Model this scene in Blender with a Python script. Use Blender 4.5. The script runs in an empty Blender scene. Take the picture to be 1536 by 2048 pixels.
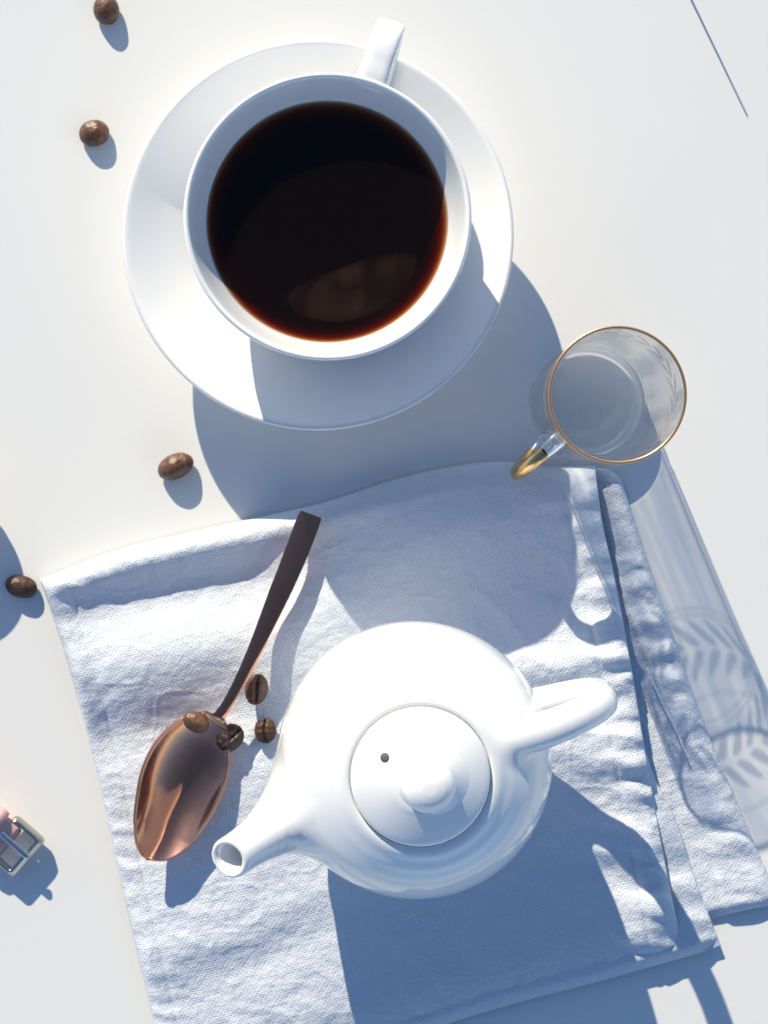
import bpy, bmesh, math, random
import numpy as np
from mathutils import Vector, Matrix

# ------------------------------------------------------------------ camera, sky, sun, exposure
sc = bpy.context.scene
COL = sc.collection
CM = 0.01
CAM_H = 68.0                 # camera height above the table (cm)
FPX = 3536.0                 # focal length in photograph pixels
NX, NY = 640.0, 950.0        # the picture point straight below the camera
cam_d = bpy.data.cameras.new('camera')
cam = bpy.data.objects.new('camera', cam_d); COL.objects.link(cam)
cam.location = (0, 0, CAM_H * CM); cam.rotation_euler = (0, 0, 0)
cam_d.sensor_fit = 'VERTICAL'; cam_d.sensor_height = 24; cam_d.lens = 24 * FPX / 2048
cam_d.shift_x = (768 - NX) / 2048; cam_d.shift_y = -(1024 - NY) / 2048
cam_d.clip_start = 0.02; cam_d.clip_end = 100
cam_d.dof.use_dof = True; cam_d.dof.focus_distance = 0.60; cam_d.dof.aperture_fstop = 11
sc.camera = cam

SUN_EL = math.radians(25.3)
SDX, SDY = 0.385, -0.923     # way the shadows fall on the table
SUN = np.array([SDX * math.cos(SUN_EL), SDY * math.cos(SUN_EL), -math.sin(SUN_EL)])
w = bpy.data.worlds.new('World'); sc.world = w; w.use_nodes = True
nt = w.node_tree; nt.nodes.clear()
sky = nt.nodes.new('ShaderNodeTexSky'); sky.sky_type = 'NISHITA'; sky.sun_disc = False
sky.sun_elevation = SUN_EL; sky.sun_rotation = math.atan2(-SDX, -SDY)
bg = nt.nodes.new('ShaderNodeBackground'); bg.inputs['Strength'].default_value = 0.118
sky.air_density = 0.9; sky.dust_density = 0.0; sky.ozone_density = 3.8
wo = nt.nodes.new('ShaderNodeOutputWorld')
nt.links.new(sky.outputs[0], bg.inputs[0]); nt.links.new(bg.outputs[0], wo.inputs[0])
sl = bpy.data.lights.new('sun', 'SUN'); sl.energy = 5.0; sl.angle = math.radians(0.5); sl.color = (1.0, 0.895, 0.69)
sl.cycles.is_caustics_light = True
so = bpy.data.objects.new('sun', sl); COL.objects.link(so)
so.rotation_euler = Vector(SUN).to_track_quat('-Z', 'Y').to_euler(); so.location = (-0.5, 1, 0.8)
sc.view_settings.view_transform = 'Standard'; sc.view_settings.look = 'None'
sc.view_settings.exposure = 0.33; sc.view_settings.gamma = 1.0
sc.cycles.max_bounces = 14; sc.cycles.transmission_bounces = 12; sc.cycles.transparent_max_bounces = 24
sc.cycles.caustics_refractive = True; sc.cycles.caustics_reflective = True
sc.cycles.blur_glossy = 0.3; sc.cycles.sample_clamp_indirect = 12

def P(px, py, z=0.0):
    """photograph pixel + height above the table (cm) -> world x, y (cm)"""
    k = (CAM_H - z) / FPX
    return (px - NX) * k, -(py - NY) * k

# ------------------------------------------------------------------ helpers
def link(o): COL.objects.link(o); return o

def tag(o, label=None, cat=None, group=None, kind=None):
    if label: o['label'] = label
    if cat: o['category'] = cat
    if group: o['group'] = group
    if kind: o['kind'] = kind
    return o

def thing(name, x, y, z, label, cat, group=None):
    o = link(bpy.data.objects.new(name, None)); o.location = (x * CM, y * CM, z * CM)
    o.empty_display_size = 0.01
    return tag(o, label, cat, group)

def mesh(name, V, F, mat, parent=None, smooth=True, off=None, normals=None):
    V = np.asarray(V, dtype=float)
    if off is not None: V = V - np.asarray(off, dtype=float)
    me = bpy.data.meshes.new(name)
    me.from_pydata((V * CM).tolist(), [], [tuple(int(i) for i in f) for f in F])
    me.update()
    if smooth: me.polygons.foreach_set('use_smooth', [True] * len(me.polygons))
    if normals is not None: me.normals_split_custom_set_from_vertices([tuple(n) for n in normals])
    if mat: me.materials.append(mat)
    o = link(bpy.data.objects.new(name, me))
    if parent: o.parent = parent
    return o

def smooth_pts(pts, n, closed=False):
    """Catmull-Rom through pts -> n points evenly spaced by arc length"""
    p = np.asarray(pts, dtype=float)
    q = np.vstack([p[-1], p, p[0], p[1]]) if closed else np.vstack([2 * p[0] - p[1], p, 2 * p[-1] - p[-2]])
    out = []
    for i in range(1, len(q) - 2):
        t = np.linspace(0, 1, 24, endpoint=False)[:, None]
        a, b, c, d = q[i - 1], q[i], q[i + 1], q[i + 2]
        out.append(0.5 * ((2 * b) + (-a + c) * t + (2 * a - 5 * b + 4 * c - d) * t ** 2 + (-a + 3 * b - 3 * c + d) * t ** 3))
    out = np.vstack(out + [q[-2][None]])
    s = np.r_[0, np.cumsum(np.linalg.norm(np.diff(out, axis=0), axis=1))]
    u = np.linspace(0, s[-1], n)
    return np.stack([np.interp(u, s, out[:, k]) for k in range(out.shape[1])], 1)

def lathe(profile, seg=128, centre=(0, 0), closed=False):
    """profile (r, z) list -> V, F ; closed joins the last ring to the first"""
    pr = np.asarray(profile, dtype=float); n = len(pr)
    a = np.linspace(0, 2 * math.pi, seg, endpoint=False)
    V = np.zeros((n, seg, 3))
    V[:, :, 0] = pr[:, 0][:, None] * np.cos(a) + centre[0]
    V[:, :, 1] = pr[:, 0][:, None] * np.sin(a) + centre[1]
    V[:, :, 2] = pr[:, 1][:, None]
    V = V.reshape(-1, 3); F = []
    m = n if closed else n - 1
    for i in range(m):
        j = (i + 1) % n
        for k in range(seg):
            l = (k + 1) % seg
            F.append((i * seg + k, i * seg + l, j * seg + l, j * seg + k))
    V = V.tolist()
    if not closed:
        for i, flip in ((0, True), (n - 1, False)):
            if pr[i, 0] < 1e-3: continue
            f = [i * seg + k for k in range(seg)]
            F.append(tuple(reversed(f)) if flip else tuple(f))
    return V, F

def weld(o, d=1e-6):
    bm = bmesh.new(); bm.from_mesh(o.data); bmesh.ops.remove_doubles(bm, verts=bm.verts, dist=d)
    bmesh.ops.dissolve_degenerate(bm, edges=bm.edges, dist=1e-8)
    bmesh.ops.recalc_face_normals(bm, faces=bm.faces)
    bm.to_mesh(o.data); bm.free()
    o.data.polygons.foreach_set('use_smooth', [True] * len(o.data.polygons)); return o

def sweep(path, ax, ay, seg=16, power=2.0, up=(0, 0, 1), caps=True):
    """superellipse section (half sizes ax across, ay thick; scalars or arrays) swept on a 3-D path"""
    p = np.asarray(path, dtype=float); n = len(p)
    ax = np.broadcast_to(ax, n); ay = np.broadcast_to(ay, n)
    T = np.gradient(p, axis=0); T /= np.linalg.norm(T, axis=1)[:, None]
    up = np.asarray(up, float)
    V = []
    for i in range(n):
        s = np.cross(T[i], up) if up.ndim == 1 else np.cross(T[i], up[i]); s /= np.linalg.norm(s); b = np.cross(s, T[i])
        for k in range(seg):
            a = 2 * math.pi * k / seg; c, d = math.cos(a), math.sin(a)
            V.append(p[i] + s * ax[i] * math.copysign(abs(c) ** (2 / power), c) + b * ay[i] * math.copysign(abs(d) ** (2 / power), d))
    F = [(i * seg + k, i * seg + (k + 1) % seg, (i + 1) * seg + (k + 1) % seg, (i + 1) * seg + k) for i in range(n - 1) for k in range(seg)]
    if caps:
        V.append(p[0]); V.append(p[-1]); c0, c1 = len(V) - 2, len(V) - 1
        F += [(c0, (k + 1) % seg, k) for k in range(seg)]
        F += [(c1, (n - 1) * seg + k, (n - 1) * seg + (k + 1) % seg) for k in range(seg)]
    return V, F

def bevel_mod(o, wd, seg=3):
    m = o.modifiers.new('bevel', 'BEVEL'); m.width = wd * CM; m.segments = seg; m.limit_method = 'ANGLE'
    return o

# -------- value noise
def _hash(ix, iy, seed):
    h = (ix.astype(np.int64) * 374761393 + iy.astype(np.int64) * 668265263 + seed * 974634777) & 0x7fffffff
    h = ((h ^ (h >> 13)) * 1274126177) & 0x7fffffff
    return ((h ^ (h >> 16)) & 0xffff) / 32767.5 - 1.0

def vnoise(x, y, seed=0):
    ix, iy = np.floor(x), np.floor(y); fx, fy = x - ix, y - iy
    fx = fx ** 3 * (fx * (fx * 6 - 15) + 10); fy = fy ** 3 * (fy * (fy * 6 - 15) + 10)
    a, b = _hash(ix, iy, seed), _hash(ix + 1, iy, seed)
    c, d = _hash(ix, iy + 1, seed), _hash(ix + 1, iy + 1, seed)
    return (a * (1 - fx) + b * fx) * (1 - fy) + (c * (1 - fx) + d * fx) * fy

def fbm(x, y, seed=0, octs=3):
    s = 0; a = 1.0
    for k in range(octs):
        s = s + a * vnoise(x * 2 ** k + 13.7 * k, y * 2 ** k - 7.1 * k, seed + k); a *= 0.5
    return s

# ------------------------------------------------------------------ materials
def mat(name, color, rough=0.5, metal=0.0, spec=0.5, coat=0.0, coat_rough=0.05, bump=None, sss=0.0, mottled=None):
    m = bpy.data.materials.new(name); m.use_nodes = True
    t = m.node_tree; b = t.nodes['Principled BSDF']
    b.inputs['Base Color'].default_value = (*color, 1); b.inputs['Roughness'].default_value = rough
    b.inputs['Metallic'].default_value = metal; b.inputs['Specular IOR Level'].default_value = spec
    b.inputs['Coat Weight'].default_value = coat; b.inputs['Coat Roughness'].default_value = coat_rough
    tc = t.nodes.new('ShaderNodeTexCoord')
    if bump:                        # (scale, strength, distance m[, detail])
        n = t.nodes.new('ShaderNodeTexNoise'); n.inputs['Scale'].default_value = bump[0]
        n.inputs['Detail'].default_value = bump[3] if len(bump) > 3 else 4
        t.links.new(tc.outputs['Object'], n.inputs['Vector'])
        bp = t.nodes.new('ShaderNodeBump'); bp.inputs['Strength'].default_value = bump[1]; bp.inputs['Distance'].default_value = bump[2]
        t.links.new(n.outputs['Fac'], bp.inputs['Height']); t.links.new(bp.outputs[0], b.inputs['Normal'])
    if mottled:                     # (other colour, scale)
        n = t.nodes.new('ShaderNodeTexNoise'); n.inputs['Scale'].default_value = mottled[1]; n.inputs['Detail'].default_value = 6
        t.links.new(tc.outputs['Object'], n.inputs['Vector'])
        r = t.nodes.new('ShaderNodeValToRGB'); r.color_ramp.elements[0].position = 0.38; r.color_ramp.elements[1].position = 0.66
        r.color_ramp.elements[0].color = (*color, 1); r.color_ramp.elements[1].color = (*mottled[0], 1)
        t.links.new(n.outputs['Fac'], r.inputs[0]); t.links.new(r.outputs[0], b.inputs['Base Color'])
    return m

M_TABLE = mat('white_laminate', (0.80, 0.80, 0.785), rough=0.42, spec=0.35, bump=(900, 0.05, 0.0002), mottled=((0.785, 0.785, 0.775), 9))
M_CHINA = mat('white_porcelain', (0.885, 0.885, 0.88), rough=0.25, spec=0.5, coat=1.0, coat_rough=0.025)
M_VENT_SHADE = mat('vent_shade', (0.10, 0.09, 0.08), rough=0.8)
M_BEAN = mat('roasted_bean', (0.150, 0.066, 0.034), rough=0.36, spec=0.6, bump=(420, 0.6, 0.0013, 6), mottled=((0.070, 0.030, 0.017), 330))
M_BEAND = mat('dark_roasted_bean', (0.075, 0.038, 0.025), rough=0.38, spec=0.45, bump=(480, 0.6, 0.0012, 5), mottled=((0.035, 0.018, 0.012), 260))
M_CREASE = mat('bean_crease', (0.022, 0.011, 0.007), rough=0.8)
def copper(rough_share):
    m = bpy.data.materials.new('rose_copper'); m.use_nodes = True
    t = m.node_tree; N = t.nodes; L = t.links; b = N['Principled BSDF']; out = N['Material Output']
    c = N.new('ShaderNodeBsdfPrincipled')
    for q, rr_, col in ((b, 0.09, (0.60, 0.27, 0.16, 1)), (c, 0.42, (0.50, 0.27, 0.24, 1))):
        q.inputs['Metallic'].default_value = 1; q.inputs['Roughness'].default_value = rr_; q.inputs['Base Color'].default_value = col
    tc = N.new('ShaderNodeTexCoord'); n = N.new('ShaderNodeTexNoise'); n.inputs['Scale'].default_value = 2600; n.inputs['Detail'].default_value = 2
    L.new(tc.outputs['Object'], n.inputs['Vector'])
    bp = N.new('ShaderNodeBump'); bp.inputs['Strength'].default_value = 0.35; bp.inputs['Distance'].default_value = 0.0003
    L.new(n.outputs['Fac'], bp.inputs['Height']); L.new(bp.outputs[0], c.inputs['Normal'])
    mx = N.new('ShaderNodeMixShader'); mx.inputs[0].default_value = rough_share
    L.new(b.outputs[0], mx.inputs[1]); L.new(c.outputs[0], mx.inputs[2]); L.new(mx.outputs[0], out.inputs['Surface'])
    return m
M_COPPER = copper(0.16); M_COPPER_HANDLE = copper(0.05)
M_GOLD = mat('gold_paint', (0.78, 0.50, 0.22), rough=0.2, metal=1.0)
M_STEEL = mat('brushed_steel', (0.50, 0.48, 0.43), rough=0.25, metal=1.0)
M_PINK = mat('pink_leather', (0.72, 0.46, 0.44), rough=0.55, bump=(700, 0.5, 0.0006, 6), mottled=((0.66, 0.38, 0.38), 120))
M_THREAD = mat('white_thread', (0.8, 0.82, 0.86), rough=0.8)
M_PRONG = mat('silver_prong', (0.66, 0.68, 0.72), rough=0.22, metal=1.0)
M_SHADOW_STICK = mat('shadow_stick_wood', (0.5, 0.35, 0.2), rough=0.6)
M_WATCH = mat('watch_dial', (0.75, 0.72, 0.70), rough=0.4)

def fabric():
    m = bpy.data.materials.new('blue_grey_linen'); m.use_nodes = True
    t = m.node_tree; N = t.nodes; L = t.links; b = N['Principled BSDF']
    b.inputs['Roughness'].default_value = 0.9; b.inputs['Specular IOR Level'].default_value = 0.15
    b.inputs['Sheen Weight'].default_value = 0.15
    tc = N.new('ShaderNodeTexCoord')
    nz = N.new('ShaderNodeTexNoise'); nz.inputs['Scale'].default_value = 45; nz.inputs['Detail'].default_value = 2
    L.new(tc.outputs['UV'], nz.inputs['Vector'])
    # the cloth's own coordinates in metres come through UV; a little wander keeps threads from being ruled
    add = N.new('ShaderNodeVectorMath'); add.operation = 'MULTIPLY_ADD'
    add.inputs[1].default_value = (0.0022, 0.0022, 0); L.new(nz.outputs['Color'], add.inputs[0]); L.new(tc.outputs['UV'], add.inputs[2])
    sep = N.new('ShaderNodeSeparateXYZ'); L.new(add.outputs[0], sep.inputs[0])
    def math_(op, a, bb=None):
        n = N.new('ShaderNodeMath'); n.operation = op
        for i, v in enumerate((a, bb)):
            if v is None: continue
            if isinstance(v, (int, float)): n.inputs[i].default_value = v
            else: L.new(v, n.inputs[i])
        return n.outputs[0]
    k = 2 * math.pi / 0.00088
    u = math_('SINE', math_('MULTIPLY', sep.outputs[0], k / 2)); v = math_('SINE', math_('MULTIPLY', sep.outputs[1], k / 2))
    uv = math_('MULTIPLY', u, v)                    # over / under alternation of a plain weave
    cu = math_('ABSOLUTE', u); cv = math_('ABSOLUTE', v)
    gap = math_('MULTIPLY', cu, cv)                 # 0 along thread borders
    # slubs: thread thickness differs
    mp = N.new('ShaderNodeMapping'); mp.inputs['Scale'].default_value = (60, 1100, 1); L.new(tc.outputs['UV'], mp.inputs['Vector'])
    n1 = N.new('ShaderNodeTexNoise'); n1.inputs['Scale'].default_value = 1; n1.inputs['Detail'].default_value = 2; L.new(mp.outputs[0], n1.inputs['Vector'])
    mp2 = N.new('ShaderNodeMapping'); mp2.inputs['Scale'].default_value = (1100, 60, 1); L.new(tc.outputs['UV'], mp2.inputs['Vector'])
    n2 = N.new('ShaderNodeTexNoise'); n2.inputs['Scale'].default_value = 1; n2.inputs['Detail'].default_value = 2; L.new(mp2.outputs[0], n2.inputs['Vector'])
    slub = math_('ADD', n1.outputs['Fac'], n2.outputs['Fac'])
    h = math_('ADD', math_('MULTIPLY', gap, 0.7), math_('ADD', math_('MULTIPLY', uv, 0.35), math_('MULTIPLY', slub, 0.9)))
    bp = N.new('ShaderNodeBump'); bp.inputs['Strength'].default_value = 0.6; bp.inputs['Distance'].default_value = 0.0002
    L.new(h, bp.inputs['Height'])
    # soft crumple, finer than the mesh carries
    cr = N.new('ShaderNodeTexNoise'); cr.inputs['Scale'].default_value = 210; cr.inputs['Detail'].default_value = 5; cr.inputs['Roughness'].default_value = 0.6
    L.new(tc.outputs['UV'], cr.inputs['Vector'])
    bp2 = N.new('ShaderNodeBump'); bp2.inputs['Strength'].default_value = 0.75; bp2.inputs['Distance'].default_value = 0.0013
    L.new(cr.outputs['Fac'], bp2.inputs['Height']); L.new(bp.outputs[0], bp2.inputs['Normal']); L.new(bp2.outputs[0], b.inputs['Normal'])
    mix = N.new('ShaderNodeMixRGB'); mix.inputs[1].default_value = (0.48, 0.54, 0.64, 1); mix.inputs[2].default_value = (0.69, 0.725, 0.785, 1)
    fac = math_('ADD', math_('MULTIPLY', gap, 0.9), math_('MULTIPLY', slub, 0.35))
    L.new(fac, mix.inputs[0]); mix.use_clamp = True
    L.new(mix.outputs[0], b.inputs['Base Color'])
    return m
M_LINEN = fabric()

def glass_mat(name, color=(1, 1, 1), ior=1.5, rough=0.0):
    m = bpy.data.materials.new(name); m.use_nodes = True
    b = m.node_tree.nodes['Principled BSDF']
    b.inputs['Base Color'].default_value = (*color, 1); b.inputs['Transmission Weight'].default_value = 1
    b.inputs['Roughness'].default_value = rough; b.inputs['IOR'].default_value = ior
    return m
M_GLASS = glass_mat('clear_glass', (0.985, 0.99, 0.99), 1.48)
def brightened_glass():
    m = glass_mat('thick_base_glass', (0.985, 0.99, 0.99), 1.48); t = m.node_tree; N = t.nodes; L = t.links
    tl = N.new('ShaderNodeBsdfTranslucent'); tl.inputs[0].default_value = (0.9, 0.9, 0.9, 1); m2 = N.new('ShaderNodeMixShader'); m2.inputs[0].default_value = 0.34  # translucent white mixed in so the base looks brighter
    L.new(N['Principled BSDF'].outputs[0], m2.inputs[1]); L.new(tl.outputs[0], m2.inputs[2]); L.new(m2.outputs[0], N['Material Output'].inputs['Surface']); return m
M_BASEGLASS = brightened_glass()
M_LEAF = mat('copper_gilding', (0.66, 0.34, 0.15), rough=0.35, metal=0.15)
def leaf_mix():
    t = M_LEAF.node_tree; N = t.nodes; L = t.links; tr = N.new('ShaderNodeBsdfTransparent'); mx = N.new('ShaderNodeMixShader'); mx.inputs[0].default_value = 0.5
    L.new(tr.outputs[0], mx.inputs[1]); L.new(N['Principled BSDF'].outputs[0], mx.inputs[2]); L.new(mx.outputs[0], N['Material Output'].inputs['Surface'])
leaf_mix()
M_RIMGOLD = mat('worn_gold', (0.74, 0.44, 0.22), rough=0.30, metal=0.85)

def both_sided_fresnel(t, ior):
    """a thin sheet reflects alike from both sides: the Fresnel node would turn total on its back"""
    N, L = t.nodes, t.links
    g = N.new('ShaderNodeNewGeometry'); mr = N.new('ShaderNodeMapRange')
    mr.inputs['To Min'].default_value = ior; mr.inputs['To Max'].default_value = 1 / ior
    L.new(g.outputs['Backfacing'], mr.inputs['Value'])
    fr = N.new('ShaderNodeFresnel'); L.new(mr.outputs[0], fr.inputs['IOR']); return fr

def thin_glass():
    m = bpy.data.materials.new('thin_clear_glass'); m.use_nodes = True
    t = m.node_tree; t.nodes.clear(); N = t.nodes; L = t.links
    out = N.new('ShaderNodeOutputMaterial'); mx = N.new('ShaderNodeMixShader'); fr = both_sided_fresnel(t, 1.45)
    tr = N.new('ShaderNodeBsdfTransparent'); ns = N.new('ShaderNodeTexNoise'); ns.inputs['Scale'].default_value = 1; ns.inputs['Detail'].default_value = 3
    cr = N.new('ShaderNodeValToRGB'); cr.color_ramp.elements[0].position = 0.42; cr.color_ramp.elements[0].color = (0.82, 0.84, 0.88, 1)  # uneven tint imitates the streaky light and shade refraction would cast
    cr.color_ramp.elements[1].position = 0.56; cr.color_ramp.elements[1].color = (0.99, 0.99, 0.99, 1)
    mps = N.new('ShaderNodeMapping'); mps.inputs['Scale'].default_value = (150, 150, 22); mps.inputs['Rotation'].default_value = (0.3, 0.2, 0)
    tcs = N.new('ShaderNodeTexCoord'); L.new(tcs.outputs['Object'], mps.inputs[0]); L.new(mps.outputs[0], ns.inputs['Vector']); L.new(ns.outputs['Fac'], cr.inputs[0]); L.new(cr.outputs[0], tr.inputs[0])
    gl = N.new('ShaderNodeBsdfGlossy'); gl.inputs['Roughness'].default_value = 0.03
    tc = N.new('ShaderNodeTexCoord'); mp = N.new('ShaderNodeMapping'); mp.inputs['Scale'].default_value = (40, 40, 260)
    n = N.new('ShaderNodeTexNoise'); n.inputs['Scale'].default_value = 1; L.new(tc.outputs['Object'], mp.inputs[0]); L.new(mp.outputs[0], n.inputs['Vector'])
    bp = N.new('ShaderNodeBump'); bp.inputs['Strength'].default_value = 0.25; bp.inputs['Distance'].default_value = 0.0006
    L.new(n.outputs['Fac'], bp.inputs['Height']); L.new(bp.outputs[0], gl.inputs['Normal']); L.new(bp.outputs[0], fr.inputs['Normal'])
    L.new(fr.outputs[0], mx.inputs[0]); L.new(tr.outputs[0], mx.inputs[1]); L.new(gl.outputs[0], mx.inputs[2]); tl = N.new('ShaderNodeBsdfTranslucent'); tl.inputs[0].default_value = (0.9, 0.9, 0.9, 1)
    m2 = N.new('ShaderNodeMixShader'); m2.inputs[0].default_value = 0.06      # translucent white added to brighten the wall
    L.new(mx.outputs[0], m2.inputs[1]); L.new(tl.outputs[0], m2.inputs[2]); L.new(m2.outputs[0], out.inputs['Surface'])
    return m
M_THIN = thin_glass()

def coffee_mat():
    m = bpy.data.materials.new('black_coffee'); m.use_nodes = True
    t = m.node_tree; t.nodes.clear(); N = t.nodes; L = t.links
    out = N.new('ShaderNodeOutputMaterial'); mx = N.new('ShaderNodeMixShader'); fr = both_sided_fresnel(t, 1.33)
    tr = N.new('ShaderNodeBsdfTransparent'); gl = N.new('ShaderNodeBsdfGlossy'); gl.inputs['Roughness'].default_value = 0.02
    L.new(fr.outputs[0], mx.inputs[0]); L.new(tr.outputs[0], mx.inputs[1]); L.new(gl.outputs[0], mx.inputs[2])
    L.new(mx.outputs[0], out.inputs['Surface'])
    df = N.new('ShaderNodeBsdfDiffuse'); df.inputs[0].default_value = (0.34, 0.17, 0.12, 1)
    m3 = N.new('ShaderNodeMixShader'); m3.inputs[0].default_value = 0.014
    L.new(mx.outputs[0], m3.inputs[1]); L.new(df.outputs[0], m3.inputs[2]); L.new(m3.outputs[0], out.inputs['Surface'])
    va = N.new('ShaderNodeVolumeAbsorption'); va.inputs['Color'].default_value = (0.74, 0.42, 0.05, 1); va.inputs['Density'].default_value = 500
    L.new(va.outputs[0], out.inputs['Volume'])
    return m
M_COFFEE = coffee_mat()
def reflection_mat():  # brown sheet whose colour imitates a reflection on the coffee
    m = bpy.data.materials.new('coffee_reflection_paint'); m.use_nodes = True
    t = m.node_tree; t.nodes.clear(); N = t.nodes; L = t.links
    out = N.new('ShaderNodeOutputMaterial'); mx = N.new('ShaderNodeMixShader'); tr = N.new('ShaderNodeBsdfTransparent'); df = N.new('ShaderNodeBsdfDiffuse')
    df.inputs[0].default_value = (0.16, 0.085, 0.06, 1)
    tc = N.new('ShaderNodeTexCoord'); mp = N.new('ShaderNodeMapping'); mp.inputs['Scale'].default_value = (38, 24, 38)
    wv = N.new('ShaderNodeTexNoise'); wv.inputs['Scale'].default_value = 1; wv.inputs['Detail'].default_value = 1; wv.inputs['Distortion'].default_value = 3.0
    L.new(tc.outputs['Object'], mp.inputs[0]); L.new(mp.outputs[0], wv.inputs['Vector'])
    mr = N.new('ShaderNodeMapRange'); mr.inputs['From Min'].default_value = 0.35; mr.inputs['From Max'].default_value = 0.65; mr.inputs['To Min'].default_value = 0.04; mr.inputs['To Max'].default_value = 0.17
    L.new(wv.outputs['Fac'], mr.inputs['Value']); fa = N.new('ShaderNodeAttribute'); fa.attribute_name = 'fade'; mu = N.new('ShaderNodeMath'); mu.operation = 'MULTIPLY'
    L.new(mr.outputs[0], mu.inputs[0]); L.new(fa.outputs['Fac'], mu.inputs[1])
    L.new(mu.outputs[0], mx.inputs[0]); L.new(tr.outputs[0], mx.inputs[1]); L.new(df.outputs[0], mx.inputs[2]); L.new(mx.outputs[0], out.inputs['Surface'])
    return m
M_REFLECT = reflection_mat()

# ------------------------------------------------------------------ table
def table():
    V = [(-150, -150, -3), (150, -150, -3), (150, 150, -3), (-150, 150, -3), (-150, -150, 0), (150, -150, 0), (150, 150, 0), (-150, 150, 0)]
    F = [(0, 3, 2, 1), (4, 5, 6, 7), (0, 1, 5, 4), (1, 2, 6, 5), (2, 3, 7, 6), (3, 0, 4, 7)]
    o = mesh('table_surface', V, F, M_TABLE, smooth=False); o.cycles.is_caustics_receiver = True; tag(o, kind='structure')
table()

# ------------------------------------------------------------------ napkin: one folded cloth, its layers are its parts
def gauss(px, py, cx, cy, sx, sy, ang, amp):
    c, s = math.cos(math.radians(ang)), math.sin(math.radians(ang))
    dx, dy = px - cx, py - cy
    u = dx * c + dy * s; v = -dx * s + dy * c
    return amp * np.exp(-0.5 * ((u / sx) ** 2 + (v / sy) ** 2))

def coons(top, bottom, left, right, nu, nv):
    """four boundary curves in pixels -> grid (nv+1, nu+1, 2)"""
    T = smooth_pts(top, nu + 1); B = smooth_pts(bottom, nu + 1); Lf = smooth_pts(left, nv + 1); R = smooth_pts(right, nv + 1)
    u = np.linspace(0, 1, nu + 1)[None, :, None]; v = np.linspace(0, 1, nv + 1)[:, None, None]
    g = (1 - v) * T[None] + v * B[None] + (1 - u) * Lf[:, None] + u * R[:, None]
    g -= (1 - u) * (1 - v) * T[0] + u * (1 - v) * T[-1] + (1 - u) * v * B[0] + u * v * B[-1]
    return g

def cloth_layer(parent, off, curves, nu, nv, hfun, thick=0.07, name='fold_layer'):
    g = coons(*curves, nu, nv)
    px, py = g[..., 0], g[..., 1]
    U = np.broadcast_to(np.linspace(0, 1, nu + 1)[None], px.shape); W = np.broadcast_to(np.linspace(0, 1, nv + 1)[:, None], px.shape)
    z = hfun(px, py, U, W)
    k = (CAM_H - z) / FPX
    X = (px - NX) * k; Y = -(py - NY) * k
    V = np.stack([X, Y, z], -1).reshape(-1, 3)
    idx = np.arange((nu + 1) * (nv + 1)).reshape(nv + 1, nu + 1)
    F = np.stack([idx[:-1, :-1], idx[1:, :-1], idx[1:, 1:], idx[:-1, 1:]], -1).reshape(-1, 4)
    o = mesh(name, V, F, M_LINEN, parent, off=off)
    uvl = o.data.uv_layers.new(name='UVMap')
    a = math.radians(13.5); c, s = math.cos(a), math.sin(a)
    UV = np.stack([(X * c + Y * s) * CM, (-X * s + Y * c) * CM], -1).reshape(-1, 2)
    li = np.empty(len(o.data.loops), dtype=np.int32); o.data.loops.foreach_get('vertex_index', li)
    uvl.data.foreach_set('uv', UV[li].astype(np.float32).ravel())
    m = o.modifiers.new('thickness', 'SOLIDIFY'); m.thickness = thick * CM; m.offset = -1
    o.cycles.is_caustics_receiver = True
    return o

def edge_round(d, wd):
    """0 at a folded edge, 1 once wd away from it, round like a fold"""
    t = np.clip(d / wd, 0, 1); return np.sqrt(np.clip(1 - (1 - t) ** 2, 0, 1))

def wrinkle(px, py, seed):
    """crumples that run up to the right, with smaller cross ones"""
    a = math.radians(-22); c, s = math.cos(a), math.sin(a)
    wx = px + 30 * vnoise(px / 170, py / 170, seed + 50); wy = py + 30 * vnoise(px / 150, py / 150, seed + 51)
    u = wx * c + wy * s; v = -wx * s + wy * c
    r1 = 1 - np.abs(fbm(u / 210, v / 62, seed, 2)) * 1.3
    r2 = fbm(u / 95, v / 60, seed + 9, 3)
    r3 = fbm(px / 36, py / 36, seed + 17, 2)
    mod = 0.55 + 0.45 * vnoise(px / 230, py / 230, seed + 30)
    c2, s2 = math.cos(math.radians(38)), math.sin(math.radians(38))
    u2 = wx * c2 + wy * s2; v2 = -wx * s2 + wy * c2
    r4 = 1 - np.abs(fbm(u2 / 170, v2 / 75, seed + 61, 2)) * 2.0          # creases the other way
    r5 = np.clip(1 - np.abs(vnoise(px / 120, py / 95, seed + 71)) * 9, 0, 1)  # a few sharp fold lines
    m4 = np.clip(0.2 + vnoise(px / 260, py / 260, seed + 80), 0, 1)
    return 0.030 * np.clip(r1, -1, 1) * mod + 0.036 * r2 * mod + 0.012 * r3 + 0.055 * np.clip(r4, -0.5, 1) * m4 + 0.018 * r5

def pucker(t, d, per, wd, seed):
    """gathers square to a hem: t along it (px), d from it (px)"""
    ph = t / per + 0.5 * vnoise(t / 90, d / 200, seed) + 0.12 * vnoise(t / 25, d / 40, seed + 4)
    return np.sin(2 * math.pi * ph) * np.exp(-(np.clip(d, 0, None) / wd) ** 2) * (0.55 + 0.5 * vnoise(t / 120, d * 0 + 2.2, seed + 1))

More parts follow.
